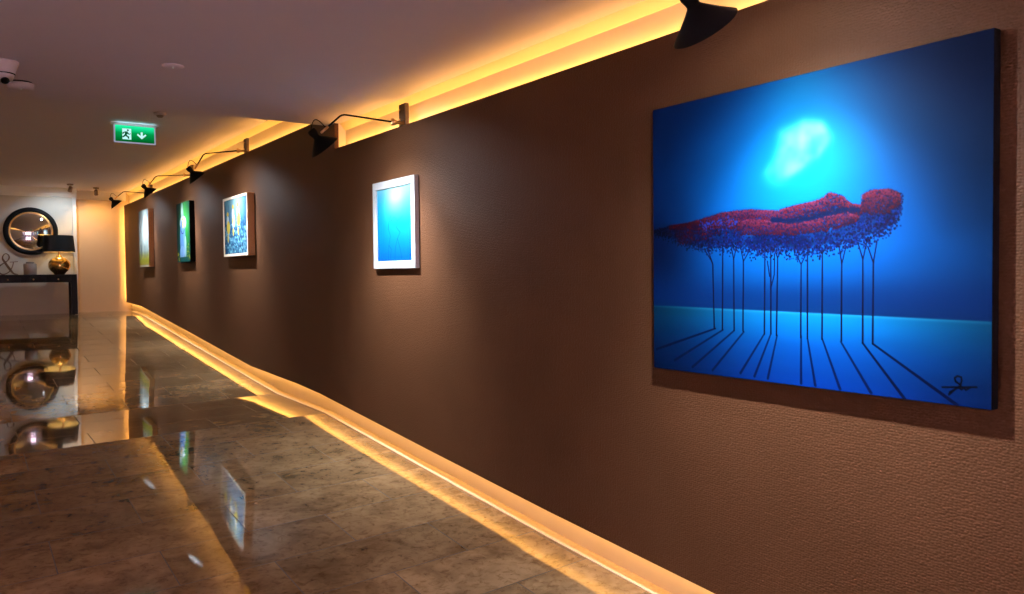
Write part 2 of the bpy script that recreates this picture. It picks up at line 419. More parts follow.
# ------------------------------------------------------------------ wall lamps on folding arms
def wall_lamp(label, X, ztop, ez, hz, yb=2.515, ye=2.142, yh=2.017, R=.106, energy=60., ax=(0, -.66, -.75)):
    t = thing('wall_lamp', label, 'lamp', (X, -W, ztop), 'black cone wall lamps over the pictures')
    Xb = X+.03
    bm = bmesh.new(); box(bm, (Xb-.05, -2.634, ztop), (Xb+.05, -2.602, ztop+.155), .006)
    br_ = obj('bracket', bm, M['bronze'], t)
    for dz in (.045, .115):
        bm = bmesh.new(); lathe(bm, [(0, 0), (0, .009), (.006, .008), (.008, 0)], (Xb+.025, -2.602, ztop+dz), (0, 1, 0), 12)
        obj('screw', bm, M['brass'], br_)
    zj = ztop+.014
    bm = bmesh.new()
    lathe(bm, [(0, 0), (0, .012), (.06, .012), (.062, .018), (.09, .018), (.092, 0)], (X, -2.602, zj), (0, 1, 0), 16)
    lathe(bm, [(-.022, 0), (-.022, .013), (.022, .013), (.022, 0)], (X, -yb, zj), (0, 0, 1), 16)
    obj('joint', bm, M['brass'], t)
    a = Vector(ax).normalized()
    rim = Vector((X, -yh, hz))                      # centre of the open rim
    neck = rim - a*.085                             # where the cone meets its neck
    ztail = neck - a*.012
    elbow = Vector((X, -ye, ez))
    hub = neck + Vector((0, -.030, .028))
    bm = bmesh.new()
    e0 = Vector((X, -yb, zj))
    d1, d2 = (e0-elbow).normalized(), (hub-elbow).normalized()
    pts = [e0]
    for k in range(6):
        q = k/5; p = (elbow+d1*.03)*(1-q)**2+elbow*2*q*(1-q)+(elbow+d2*.03)*q*q
        pts.append(p)
    pts.append(hub.lerp(elbow, .32))
    tube(bm, pts, .0062, 10)
    obj('arm', bm, M['lampblack'], t)
    bm = bmesh.new(); tube(bm, [hub.lerp(elbow, .34), hub.lerp(elbow, .02)], .0085, 12)
    obj('swivel', bm, M['brass'], t)
    # head: a neck swelling into a wide thin cone, open below
    prof = [(-.058, 0), (-.058, .022), (-.051, .028), (-.030, .029), (-.009, .0225), (0, .0215), (.006, .025), (.018, .037), (.05, .072), (.085, R)]
    bm = bmesh.new(); lathe(bm, prof, neck, a, 40)
    sh = obj('lamp_shade', bm, M['lampblack'], t, keep_normals=True)
    bm = bmesh.new(); lathe(bm, [(.011, 0), (.012, .026), (.021, .037), (.051, .070), (.0845, R-.002), (.085, R)], neck, a, 40)
    obj('reflector', bm, M['inner'], sh)
    bm = bmesh.new(); lathe(bm, [(.012, 0), (.012, .012), (.022, .012), (.022, .016)], neck, a, 16); 
    lathe(bm, [(.022, .016), (.030, .022), (.042, .024), (.052, .018), (.056, 0)], neck, a, 20)
    obj('bulb', bm, M['bulb'], t)
    # cable looping from the neck to the arm
    bm = bmesh.new(); p0 = neck - a*.056; p3 = hub.lerp(elbow, .26)
    lp = [p0+(p3-p0)*q+Vector((0, .02*math.sin(PI*q), .060*math.sin(PI*q))) for q in [k/14 for k in range(15)]]
    tube(bm, lp, .003, 8)
    obj('cable', bm, M['lampblack'], t)
    s = light('flood', 'SPOT', neck+a*.068, energy*.62, (.86, .93, 1.), t, spot_size=math.radians(128), spot_blend=1., shadow_soft_size=.009)
    aim(s, (0, -.46, -.888))
    s = light('beam', 'SPOT', neck+a*.068, energy*1.2, (.90, .94, 1.), t, spot_size=math.radians(86), spot_blend=1., shadow_soft_size=.009)
    aim(s, (0, -.47, -.883))
    return t
SP = 185.
wall_lamp('black cone lamp over the large blue tree painting, nearest the camera', 1.79, TOP_NEAR, 2.515, 2.238, R=.113, energy=SP*1.2)
wall_lamp('black cone lamp on a folding arm lighting the white framed blue picture', 5.05, TOP_NEAR, 2.521, 2.290, energy=SP)
wall_lamp('black cone lamp lighting the blue figures picture in the pale wood frame', 8.75, TOP_FAR, 2.735, 2.475, yh=2.095, ye=2.167, R=.1, energy=SP*.65)
wall_lamp('black cone lamp lighting the dark green painting of a pale figure', 11.2, TOP_FAR, 2.760, 2.530, yh=2.095, ye=2.168, R=.1, energy=SP*.65)
wall_lamp('black cone lamp nearest the end wall, over the pale picture with yellow ground', 13.9, TOP_FAR, 2.803, 2.590, yh=2.105, ye=2.207, R=.1, energy=SP*.65)

# ------------------------------------------------------------------ pictures
def canvas_mesh(x0, x1, z0, z1, y, img, name, mat, parent, gain=.42):
    """grid of quads facing +Y; img rows run top to bottom, columns from far edge (x1) to near edge (x0)"""
    H, Wd = img.shape[:2]
    off = parent.location
    xs = np.linspace(x1, x0, Wd)-off.x; zs = np.linspace(z1, z0, H)-off.z
    co = np.zeros((H, Wd, 3), np.float32); co[..., 0] = xs[None]; co[..., 1] = y-off.y; co[..., 2] = zs[:, None]
    i = np.arange(H*Wd).reshape(H, Wd)
    q = np.stack([i[:-1, :-1], i[1:, :-1], i[1:, 1:], i[:-1, 1:]], -1).reshape(-1, 4).astype(np.int32)
    me = bpy.data.meshes.new(name)
    me.vertices.add(H*Wd); me.vertices.foreach_set('co', co.reshape(-1))
    me.loops.add(q.size); me.loops.foreach_set('vertex_index', q.reshape(-1))
    me.polygons.add(len(q)); me.polygons.foreach_set('loop_start', np.arange(0, q.size, 4, dtype=np.int32))
    me.update(calc_edges=True); me.validate()
    c = np.ones((H, Wd, 4), np.float32)
    a = np.clip(img, 0, 1); c[..., :3] = np.where(a <= .04045, a/12.92, ((a+.055)/1.055)**2.4)*gain
    at = me.color_attributes.new('paint', 'FLOAT_COLOR', 'POINT'); at.data.foreach_set('color', c.reshape(-1))
    me.materials.append(mat)
    o = bpy.data.objects.new(name, me); C.objects.link(o); o.parent = parent
    return o

class Art:
    def __init__(s, w, h, asp):
        s.w, s.h, s.asp = w, h, asp                # asp = width / height of the picture
        s.u, s.v = np.meshgrid(np.linspace(0, 1, w), np.linspace(0, 1, h))
        s.im = np.zeros((h, w, 3))
    def mix(s, mask, col):
        mask = np.clip(mask, 0, 1)[..., None]; s.im = s.im*(1-mask)+np.array(col)/255.*mask
    def grad(s, stops):                             # vertical gradient
        vs = [a for a, c in stops]
        s.im = np.stack([np.interp(s.v, vs, [c[k]/255 for a, c in stops]) for k in range(3)], -1)
    def blob(s, cu, cv, ru, rv, rot=0, soft=1.):
        x, y = (s.u-cu)*s.asp, s.v-cv; c, d = math.cos(rot), math.sin(rot)
        X, Y = x*c+y*d, -x*d+y*c
        return np.exp(-((X/(ru*s.asp))**2+(Y/rv)**2)*soft)
    def line(s, pts, wd, col, op=1., w2=None):
        m = np.zeros((s.h, s.w)); px = 1./s.h; L = len(pts)-1
        for k, (p, q) in enumerate(zip(pts, pts[1:])):
            ax, ay, bx, by = p[0]*s.asp, p[1], q[0]*s.asp, q[1]
            dx, dy = bx-ax, by-ay; l2 = dx*dx+dy*dy+1e-12
            t = np.clip(((s.u*s.asp-ax)*dx+(s.v-ay)*dy)/l2, 0, 1)
            d = np.hypot(s.u*s.asp-ax-t*dx, s.v-ay-t*dy)
            ww = wd if w2 is None else wd+(w2-wd)*(k+t)/L
            m = np.maximum(m, np.clip((ww-d)/px+.5, 0, 1))
        s.mix(m*op, col)
    def inside(s, poly):
        m = np.zeros((s.h, s.w), bool); n = len(poly)
        for k in range(n):
            (x0, y0), (x1, y1) = poly[k], poly[(k+1) % n]
            if y0 == y1: continue
            c = ((y0 <= s.v) & (s.v < y1)) | ((y1 <= s.v) & (s.v < y0))
            m ^= c & (s.u < x0+(s.v-y0)*(x1-x0)/(y1-y0))
        return m
    def dab(s, cu, cv, r, col, op=.85):             # one small brush touch
        i0, i1 = int((cv-r)*s.h)-1, int((cv+r)*s.h)+2; j0, j1 = int((cu-r/s.asp)*s.w)-1, int((cu+r/s.asp)*s.w)+2
        i0, j0 = max(i0, 0), max(j0, 0); i1, j1 = min(i1, s.h), min(j1, s.w)
        if i1 <= i0 or j1 <= j0: return
        d = np.hypot((s.u[i0:i1, j0:j1]-cu)*s.asp, s.v[i0:i1, j0:j1]-cv)
        m = (np.clip((r-d)*s.h+.5, 0, 1)*op)[..., None]
        s.im[i0:i1, j0:j1] = s.im[i0:i1, j0:j1]*(1-m)+np.array(col)/255*m
    def noise(s, nx, ny, octs=3):
        out = np.zeros((s.h, s.w)); amp = 1.
        for o in range(octs):
            g = RNG.random((ny*2**o+2, nx*2**o+2)); x = s.u*nx*2**o; y = s.v*ny*2**o
            i, j = x.astype(int), y.astype(int); fx, fy = x-i, y-j; fx = fx*fx*(3-2*fx); fy = fy*fy*(3-2*fy)
            out += amp*((g[j, i]*(1-fx)+g[j, i+1]*fx)*(1-fy)+(g[j+1, i]*(1-fx)+g[j+1, i+1]*fx)*fy-.5); amp *= .5
        return out

def art_trees():
    A = Art(560, 448, 1.25)
    hz = .757+.010*A.u
    A.grad([(0, (4, 46, 108)), (.3, (3, 66, 146)), (.55, (2, 82, 172)), (.76, (3, 46, 110)), (1, (3, 40, 110))])
    nz = A.noise(3, 3, 3)
    A.mix(.55*np.clip(.5+nz, 0, 1)*A.blob(.08, .28, .26, .42), (3, 14, 62))
    A.mix(.85*A.blob(1.0, .38, .24, .5)*np.clip(.75+nz*.6, 0, 1), (4, 32, 66))
    A.mix(.7*A.blob(.96, .05, .3, .22), (4, 18, 52))
    A.mix(.75*A.blob(.03, .56, .2, .16), (2, 8, 46))
    A.mix(.55*A.blob(.1, .02, .25, .14), (4, 40, 110))
    A.mix(.85*A.blob(.50, .36, .30, .40, .3), (0, 104, 184))
    A.mix(.75*A.blob(.56, .27, .16, .22, .4), (0, 142, 192))
    A.mix(.40*A.blob(.54, .02, .11, .12), (5, 120, 170))
    A.mix(.45*A.blob(.60, .55, .3, .13), (0, 110, 235))
    A.mix(.35*A.blob(.82, .18, .16, .12, .5)*np.clip(.6+nz, 0, 1), (8, 60, 96))
    A.mix(.6*np.exp(-((A.v-.72)/.06)**2), (3, 42, 112))
    # the bright cloud
    cl = [(.415, .303), (.44, .335), (.462, .34), (.53, .307), (.584, .273), (.621, .215), (.595, .164), (.541, .147), (.497, .162), (.462, .168), (.468, .206), (.451, .265)]
    c2 = A.noise(14, 12, 3)
    mk = A.inside([(p+.0, q) for p, q in cl]).astype(float)
    def soft(m, k):
        for _ in range(3):
            for ax in (0, 1):
                p = np.pad(m, [(k, k) if a == ax else (0, 0) for a in (0, 1)], mode='edge'); cs = np.cumsum(np.insert(p, 0, 0, ax), ax)
                m = (np.take(cs, range(2*k+1, cs.shape[ax]), ax)-np.take(cs, range(0, cs.shape[ax]-2*k-1), ax))/(2*k+1)
        return m
    m1, m2 = soft(mk, 7), soft(mk, 4)
    A.mix(np.clip(m1*1.0, 0, 1)*.45, (40, 186, 232))
    A.mix(np.clip(m2*(.62+c2*1.1)*(.5+.7*(A.u-.41)/.2), 0, 1)*.70, (150, 222, 228))
    # ground
    g = np.clip((A.v-hz)*A.h+.5, 0, 1)
    gi = np.stack([np.interp(A.v, [.75, .80, .88, 1.], c) for c in ([10, 5, 3, 3], [162, 139, 101, 67], [240, 238, 220, 186])], -1)/255
    sh_ = (.35+.65*np.exp(-((A.u-.58)/.36)**2))[..., None]
    gi = gi*sh_*(1+.10*A.noise(2, 16, 2)[..., None]); A.im = A.im*(1-g[..., None])+gi*g[..., None]
    A.mix(np.exp(-((A.v-hz-.003)/.004)**2)*.35*(sh_[..., 0]), (70, 190, 245))
    # tree shadows across the ground, then trunks
    SH = [((.248, .832), (.011, .928)), ((.276, .835), (.088, .963)), ((.316, .835), (.16, .981)), ((.35, .837), (.237, .984)), ((.419, .839), (.338, .982)), ((.44, .838), (.386, .987)), ((.46, .842), (.43, .989)), ((.534, .838), (.534, .992)), ((.553, .845), (.576, .993)), ((.596, .843), (.646, .995)), ((.648, .848), (.728, .995)), ((.706, .847), (.811, 1.)), ((.732, .847), (.93, .999))]
    for k, (p, q) in enumerate(SH):
        A.line([p, q], .0030, (3, 10, 56), .9 if k in (0, 12, 11) else .72, .0048)
    TR = [[(.219, .543), (.239, .601), (.244, .832)], [(.276, .521), (.274, .834)], [(.315, .581), (.316, .834)], [(.349, .593), (.347, .834)], [(.421, .555), (.419, .84)], [(.44, .55), (.44, .836)], [(.462, .58), (.458, .842)], [(.534, .607), (.533, .843)], [(.553, .56), (.553, .845)], [(.596, .57), (.595, .844)], [(.65, .6), (.649, .845)], [(.706, .592), (.706, .847)], [(.733, .601), (.732, .847)]]
    BR = [[(.238, .595), (.208, .547)], [(.315, .586), (.307, .544)], [(.315, .586), (.325, .541)], [(.349, .593), (.371, .554)], [(.349, .593), (.339, .545)], [(.44, .686), (.451, .64), (.452, .57)], [(.436, .645), (.429, .594)], [(.462, .585), (.452, .557)], [(.462, .585), (.473, .557)], [(.534, .607), (.52, .575)], [(.534, .607), (.547, .578)], [(.596, .574), (.584, .556)], [(.596, .574), (.606, .557)], [(.65, .609), (.643, .557)], [(.65, .609), (.661, .555)], [(.706, .596), (.693, .544)], [(.706, .596), (.716, .543)], [(.733, .606), (.719, .558)], [(.733, .606), (.742, .541)]]
    for t in BR: A.line(t, .0020, (6, 6, 52))
    for t in TR: A.line(t, .0022, (8, 5, 44), 1., .0031)
    # canopy: dark leaves first, red and pink touches over them, lit from above
    top = [(.0, .465), (.065, .453), (.138, .447), (.208, .435), (.275, .419), (.37, .417), (.458, .429), (.504, .419), (.566, .41), (.592, .403), (.617, .385), (.65, .4), (.674, .426), (.702, .433), (.707, .402), (.728, .391), (.773, .393), (.795, .407)]
    bot = [(0, .472), (.064, .487), (.114, .507), (.173, .527), (.231, .540), (.307, .536), (.369, .548), (.419, .562), (.476, .555), (.531, .568), (.566, .560), (.617, .552), (.658, .546), (.698, .540), (.744, .520), (.773, .503), (.791, .482), (.796, .455)]
    tu, tv = zip(*top); bu, bv = zip(*bot)
    ft = lambda u: np.interp(u, tu, tv); fb = lambda u: np.interp(u, bu, bv)
    mid = lambda u: np.interp(u, [0, .2, .3, .42, .5, .58, .66, .70, .71, .8], [.472, .452, .445, .447, .452, .445, .436, .440, .41, .41])   # ridge of the nearer lobe
    body = A.inside(list(zip(tu, tv))+[(p, q-.008) for p, q in zip(bu[::-1], bv[::-1])]).astype(float)
    A.mix(soft(body, 2)*np.clip(.35+A.u*2, 0, .92)*np.clip(.85+c2, .5, 1), (3, 11, 52))
    for k in range(6000):
        u = random.uniform(.0, .80); a, b_ = ft(u), fb(u)
        v = random.uniform(a, b_+.012*random.random())
        if random.random() < .18: v = b_+random.gauss(.004, .012)
        if u < .09 and random.random() < .5: continue
        f = min(1, u/.3)
        A.dab(u+random.gauss(0, .004), v, random.uniform(.0018, .0038), random.choice([(3, 8+10*f, 30+46*f), (4, 12+12*f, 40+50*f), (3, 5, 26+14*f), (6, 20+18*f, 50+70*f), (24*f, 8, 34+14*f)]), .92)
    def lobe(fa, fbm, u0, u1, n, dens=1.):
        for k in range(n):
            u = random.uniform(u0, u1); a, b_ = fa(u), fbm(u)
            q = random.random()**1.35; v = a+(b_-a)*q
            if b_ <= a: continue
            pink = (1-q)*random.uniform(.6, 1.25)*min(1, max(.15, (u-.08)/.28))
            base = np.array([84, 14, 44])*(1-pink)+np.array([164, 76, 122])*pink
            if u < .2: base = np.array([70, 10, 24])+(base-np.array([70, 10, 24]))*max(0, (u-.05)/.2)
            if random.random() < .14: base = np.array([146, 20, 40])
            if random.random() < .14+.30*q: base = np.array([22, 26, 88])
            A.dab(u+random.gauss(0, .002), v, random.uniform(.0015, .0030), base*np.array([.64, .50, .56]), .82)
    lobe(ft, lambda u: ft(u)+np.interp(u, [.05, .2, .3, .45, .55, .62, .70], [.010, .035, .06, .05, .048, .062, .03]), .07, .705, 4600)
    lobe(lambda u: np.interp(u, [.3, .40, .48, .56, .62, .66, .69], [.450, .452, .472, .470, .456, .450, .462]), lambda u: np.interp(u, [.3, .4, .5, .6, .66, .69], [.50, .505, .512, .505, .492, .48]), .33, .695, 2300)
    lobe(ft, lambda u: ft(u)*0+np.interp(u, [.705, .73, .77, .797], [.45, .466, .462, .44]), .706, .797, 1200)
    lobe(lambda u: ft(u)+.03, lambda u: ft(u)+.075, .1, .34, 500)
    # dark folds between the lobes
    for k in range(520):
        u = random.uniform(.44, .70); v = np.interp(u, [.44, .50, .56, .62, .66, .70], [.455, .466, .461, .447, .442, .446])+random.gauss(0, .0045)
        A.dab(u, v, random.uniform(.002, .0035), (6, 18, 58), .75)
    for k in range(90):
        u = random.uniform(.19, .33); v = .452+random.gauss(0, .012); A.dab(u, v, random.uniform(.002, .004), (26, 50, 150), .7)
    # signature
    for st in ([(.897, .954), (.97, .944)], [(.937, .943), (.926, .934), (.924, .925), (.93, .919), (.938, .921), (.939, .93), (.936, .945), (.926, .955), (.912, .973), (.914, .965), (.932, .95)], [(.932, .95), (.939, .955), (.943, .948), (.948, .955), (.956, .947)]):
        A.line(st, .0024, (3, 4, 22))
    return A.im

def art_cyan():
    A = Art(200, 200, .97)
    A.grad([(0, (150, 226, 236)), (.22, (70, 206, 240)), (.5, (10, 150, 236)), (1, (0, 96, 214))])
    A.mix(.6*A.blob(.5, .08, .26, .2), (220, 244, 240))
    A.mix(.35*A.blob(.1, .3, .2, .4), (0, 120, 215))
    for st in ([(.36, .42), (.32, .55), (.38, .66), (.33, .78), (.31, .99)], [(.40, .45), (.50, .40), (.58, .46), (.56, .55), (.66, .62), (.58, .70), (.66, .85), (.70, .99)], [(.50, .99), (.52, .82), (.58, .70)], [(.36, .42), (.40, .38), (.40, .45)], [(.58, .46), (.66, .44), (.74, .40)], [(.33, .78), (.40, .84), (.36, .99)]):
        A.line(st, .004, (10, 70, 150), .8)
    A.line([(.93, .93), (.955, .93)], .008, (5, 40, 90))
    return A.im

def art_figures():
    A = Art(200, 160, 1.35)
    A.grad([(0, (96, 150, 170)), (.45, (60, 116, 156)), (1, (48, 116, 160))])
    A.mix(.7*A.blob(.55, .0, .25, .25), (190, 230, 232))
    for x, w in ((.05, 1), (.2, 1), (.88, 1), (.95, 1)): A.line([(x, .1), (x+.01, .55)], .016, (40, 74, 100), .5)
    n = A.noise(24, 24, 2)
    A.mix(np.clip(n*2.2, 0, 1)*(A.v > .45), (150, 208, 226))
    A.mix(np.clip(-n*2.2, 0, 1)*(A.v > .35), (20, 66, 110))
    for k in range(60):                              # rippling lines on the lower half
        u, v = random.random(), random.uniform(.6, .97)
        A.line([(u, v), (u+.03, v-.03), (u+.06, v+.01), (u+.09, v-.02)], .006, random.choice([(160, 216, 232), (24, 70, 120), (90, 170, 208)]), .8)
    for cx, top_, hh in ((.16, .26, .45), (.40, .14, .46), (.62, .12, .48)):
        A.mix(.95*(A.blob(cx, top_+.02, .05, .05) > .4), (70, 110, 140)); A.mix(.9*(A.blob(cx, top_, .05, .05) > .5), (240, 206, 60))
        A.mix(.95*(A.blob(cx, top_+hh*.30, .065, .11) > .4), (214, 232, 240))
        A.mix(.95*(A.blob(cx+.02, top_+hh*.55, .075, .13) > .4), (236, 208, 70) if cx > .5 or cx < .2 else (222, 236, 240))
        A.mix(.9*(A.blob(cx-.02, top_+hh*.55, .03, .07) > .4), (240, 214, 90))
        A.mix(.9*(A.blob(cx, top_+hh*1.0, .035, .08) > .4), (236, 206, 90))
        A.line([(cx-.05, top_+.05), (cx-.06, top_+hh*.5)], .005, (40, 60, 90), .8); A.line([(cx+.06, top_+.06), (cx+.05, top_+hh*.4)], .005, (40, 60, 90), .8)
    return A.im

def art_green():
    A = Art(130, 140, .93)
    A.grad([(0, (22, 60, 50)), (.3, (24, 96, 60)), (1, (10, 74, 60))])
    A.mix(.9*A.blob(.62, .2, .25, .4), (70, 176, 84)); A.mix(.8*A.blob(.78, .5, .14, .4), (50, 150, 64))
    A.mix(.8*A.blob(0, .5, .22, .9), (10, 50, 54))
    A.mix(.95*(A.blob(.45, .16, .10, .18) > .4), (170, 226, 216))
    A.mix(.95*(A.blob(.44, .13, .045, .07) > .4), (224, 246, 240))
    A.mix(.95*(A.blob(.50, .34, .26, .12) > .4), (206, 226, 246))
    A.mix(.95*(A.blob(.46, .62, .22, .34) > .4), (104, 158, 226))
    A.mix(.95*(A.blob(.40, .86, .20, .14) > .4), (130, 180, 236))
    A.mix(.8*(A.blob(.66, .76, .08, .2) > .4), (176, 214, 236))
    for cv in (.28, .33, .37, .41): A.mix(.9*(A.blob(.47+.05*random.random(), cv, .06, .022) > .4), (238, 196, 40))
    A.line([(.33, .46), (.42, .52), (.52, .52), (.60, .46)], .010, (24, 50, 110)); A.line([(.45, .56), (.44, .9)], .007, (50, 96, 176), .8)
    A.mix((A.blob(.5, 1.0, .6, .09) > .4)*.95, (14, 84, 80))
    for k in range(40):
        u = random.choice([random.uniform(.02, .22), random.uniform(.78, .98)]); A.dab(u, random.uniform(.84, .98) if u < .5 else random.uniform(.7, .97), .014, random.choice([(226, 196, 30), (240, 220, 80), (150, 170, 40)]))
    return A.im

def art_poles():
    A = Art(120, 140, .87)
    A.grad([(0, (150, 172, 176)), (.3, (196, 212, 212)), (.72, (176, 196, 190)), (.80, (170, 176, 96)), (.88, (168, 166, 50)), (1, (176, 160, 60))])
    A.mix(.6*A.blob(.6, .2, .2, .4), (220, 236, 238))
    for x, t, b_, w in ((.20, .62, .84, .030), (.30, .55, .80, .018), (.52, .60, .83, .016), (.62, .64, .83, .02), (.72, .40, .84, .014), (.84, .30, .80, .010)):
        A.line([(x, t), (x+.01, b_)], w*.9, (46, 66, 84), .95)
    A.mix((np.abs(A.v-.985) < .015)*1., (206, 190, 170))
    return A.im

def frame_ring(bm, x0, x1, z0, z1, y0, y1, f):
    for (a, b_, c, d) in ((x0, x1, z0, z0+f), (x0, x1, z1-f, z1), (x0, x0+f, z0+f, z1-f), (x1-f, x1, z0+f, z1-f)):
        box(bm, (a, y0, c), (b_, y1, d), .0025)

def picture(name, label, cat, x0, x1, z0, z1, t, img, fmat=None, fw=.0, rec=.0, part='canvas', edge=None, grp=None, gain=.42, face=None):
    th = thing(name, label, cat, ((x0+x1)/2, -W, z0), grp)
    y1 = -W+t
    if fmat:
        bm = bmesh.new(); frame_ring(bm, x0, x1, z0, z1, -W+.001, y1, fw); fr = obj('frame', bm, fmat, th)
        if face:
            bm = bmesh.new(); frame_ring(bm, x0+.002, x1-.002, z0+.002, z1-.002, y1-.001, y1+.004, fw-.004); obj('face_moulding', bm, face, fr)
        bm = bmesh.new(); box(bm, (x0+fw*.5, -W+.002, z0+fw*.5), (x1-fw*.5, y1-rec-.002, z1-fw*.5)); obj('backing', bm, M['canvas_edge'], th)
        canvas_mesh(x0+fw, x1-fw, z0+fw, z1-fw, y1-rec, img, part, mat_art(name+'_paint'), th)
    else:
        bm = bmesh.new(); box(bm, (x0, -W+.001, z0), (x1, y1-.001, z1), .003); obj('stretcher', bm, edge or M['canvas_edge'], th)
        canvas_mesh(x0+.002, x1-.002, z0+.002, z1-.002, y1, img, part, mat_art(name+'_paint'), th, gain)
    return th
gp = 'pictures hung along the brown wall'
picture('painted_picture', 'large blue canvas painting of red-topped trees with long shadows', 'painting', 1.15, 2.575, 1.02, 2.167, .042, art_trees(), grp=gp, gain=.37)
picture('framed_picture', 'small bright cyan picture in a plain white frame', 'picture', 4.84, 5.50, 1.492, 2.125, .036, art_cyan(), M['whiteframe'], .055, .012, 'print', grp=gp)
picture('framed_picture', 'blue picture of yellow and white figures in a pale wood frame', 'picture', 8.475, 9.40, 1.667, 2.328, .075, art_figures(), M['oak'], .030, .004, 'print', grp=gp, face=M['paleframe'])
picture('painted_picture', 'dark-edged green painting of a pale blue standing figure', 'painting', 11.045, 11.79, 1.648, 2.45, .066, art_green(), grp=gp, gain=.34)
picture('framed_picture', 'pale grey picture with dark poles and yellow ground, nearest the end wall', 'picture', 13.70, 14.49, 1.613, 2.535, .08, art_poles(), edge=M['oak'], part='print', grp=gp, gain=.30)

# ------------------------------------------------------------------ console table and what stands on it
TZ = 1.51; FZ = .822
ty0, ty1, tx0, tx1 = -1.715, -.42, 15.62, 16.06
t = thing('console_table', 'black lacquered console table against the end wall under the round mirror', 'table', ((tx0+tx1)/2, (ty0+ty1)/2, FZ))
bm = bmesh.new(); box(bm, (tx0, ty0, TZ-.03), (tx1, ty1, TZ), .004); obj('tabletop', bm, M['black'], t)
bm = bmesh.new(); box(bm, (tx0+.012, ty0+.012, TZ-.135), (tx1-.005, ty1-.012, TZ-.03)); obj('apron', bm, M['black'], t)
n = 3; dw = (ty1-ty0-.2)/n
for k in range(n):
    a = ty0+.1+k*dw
    bm = bmesh.new(); box(bm, (tx0+.002, a+.006, TZ-.127), (tx0+.014, a+dw-.006, TZ-.038), .002); d = obj('drawer', bm, M['black'], t)
    bm = bmesh.new(); lathe(bm, [(0, 0), (0, .006), (.010, .006), (.012, .012), (.020, .010), (.022, 0)], (tx0+.002, a+dw/2, TZ-.082), (-1, 0, 0), 16)
    obj('knob', bm, M['goldrim'], d)
for yy in (ty0, ty1-.09):
    for xx in (tx0, tx1-.07):
        bm = bmesh.new(); box(bm, (xx, yy, FZ), (xx+.07, yy+.09, TZ-.03), .003); obj('leg', bm, M['black'], t)

# table lamp
LX, LY = 15.85, -1.475
t = thing('table_lamp', 'table lamp with black drum shade and mottled gold round base', 'lamp', (LX, LY, TZ))
bm = bmesh.new()
pr = [(0, 0), (0, .075), (.012, .085)]
for k in range(1, 16):
    a = -1.05+k*(1.05+1.20)/16; pr.append((.158+.150*math.sin(a), .172*math.cos(a)))
pr += [(.305, .045), (.315, .040), (.330, .046), (.336, .030), (.336, 0)]
lathe(bm, pr, (LX, LY, TZ), (0, 0, 1), 48); obj('base', bm, M['gold'], t)
bm = bmesh.new(); lathe(bm, [(.336, .012), (.40, .012), (.40, .02), (.45, .02), (.45, 0)], (LX, LY, TZ), (0, 0, 1), 16); obj('stem', bm, M['brass'], t)
bm = bmesh.new(); lathe(bm, [(.385, .250), (.672, .224)], (LX, LY, TZ), (0, 0, 1), 56); sh = obj('lamp_shade', bm, M['black'], t)
sh.data.materials[0] = plain('black_shade_fabric', (.004, .004, .004, 1), .85)
bm = bmesh.new(); lathe(bm, [(.386, .247), (.671, .221)], (LX, LY, TZ), (0, 0, 1), 56); obj('lining', bm, M['shade_in'], sh)
bm = bmesh.new()
for k in range(3):
    a = 2*PI*k/3; tube(bm, [(LX, LY, TZ+.45), (LX+.247*math.cos(a)*.93, LY+.247*math.sin(a)*.93, TZ+.60)], .003, 6)
obj('shade_carrier', bm, M['brass'], sh)
bm = bmesh.new(); lathe(bm, [(.45, .014), (.47, .02), (.50, .032), (.53, .030), (.55, .015), (.555, 0)], (LX, LY, TZ), (0, 0, 1), 20); obj('bulb', bm, M['warmbulb'], t)
light('glow', 'POINT', (LX, LY, TZ+.51), 9., (1., .76, .42), t, shadow_soft_size=.04)

# canister
CX, CY = 15.85, -1.04
t = thing('canister', 'small grey lidded ceramic canister on the black console table', 'canister', (CX, CY, TZ))
bm = bmesh.new(); lathe(bm, [(0, 0), (0, .092), (.006, .097), (.18, .100), (.188, .096), (.19, 0)], (CX, CY, TZ), (0, 0, 1), 40); obj('body', bm, M['grey'], t)
bm = bmesh.new(); lathe(bm, [(.19, .060), (.212, .060), (.216, .054), (.217, 0)], (CX, CY, TZ), (0, 0, 1), 32); obj('lid', bm, plain('dark_grey_ceramic', (.16, .15, .145, 1), .5), t)

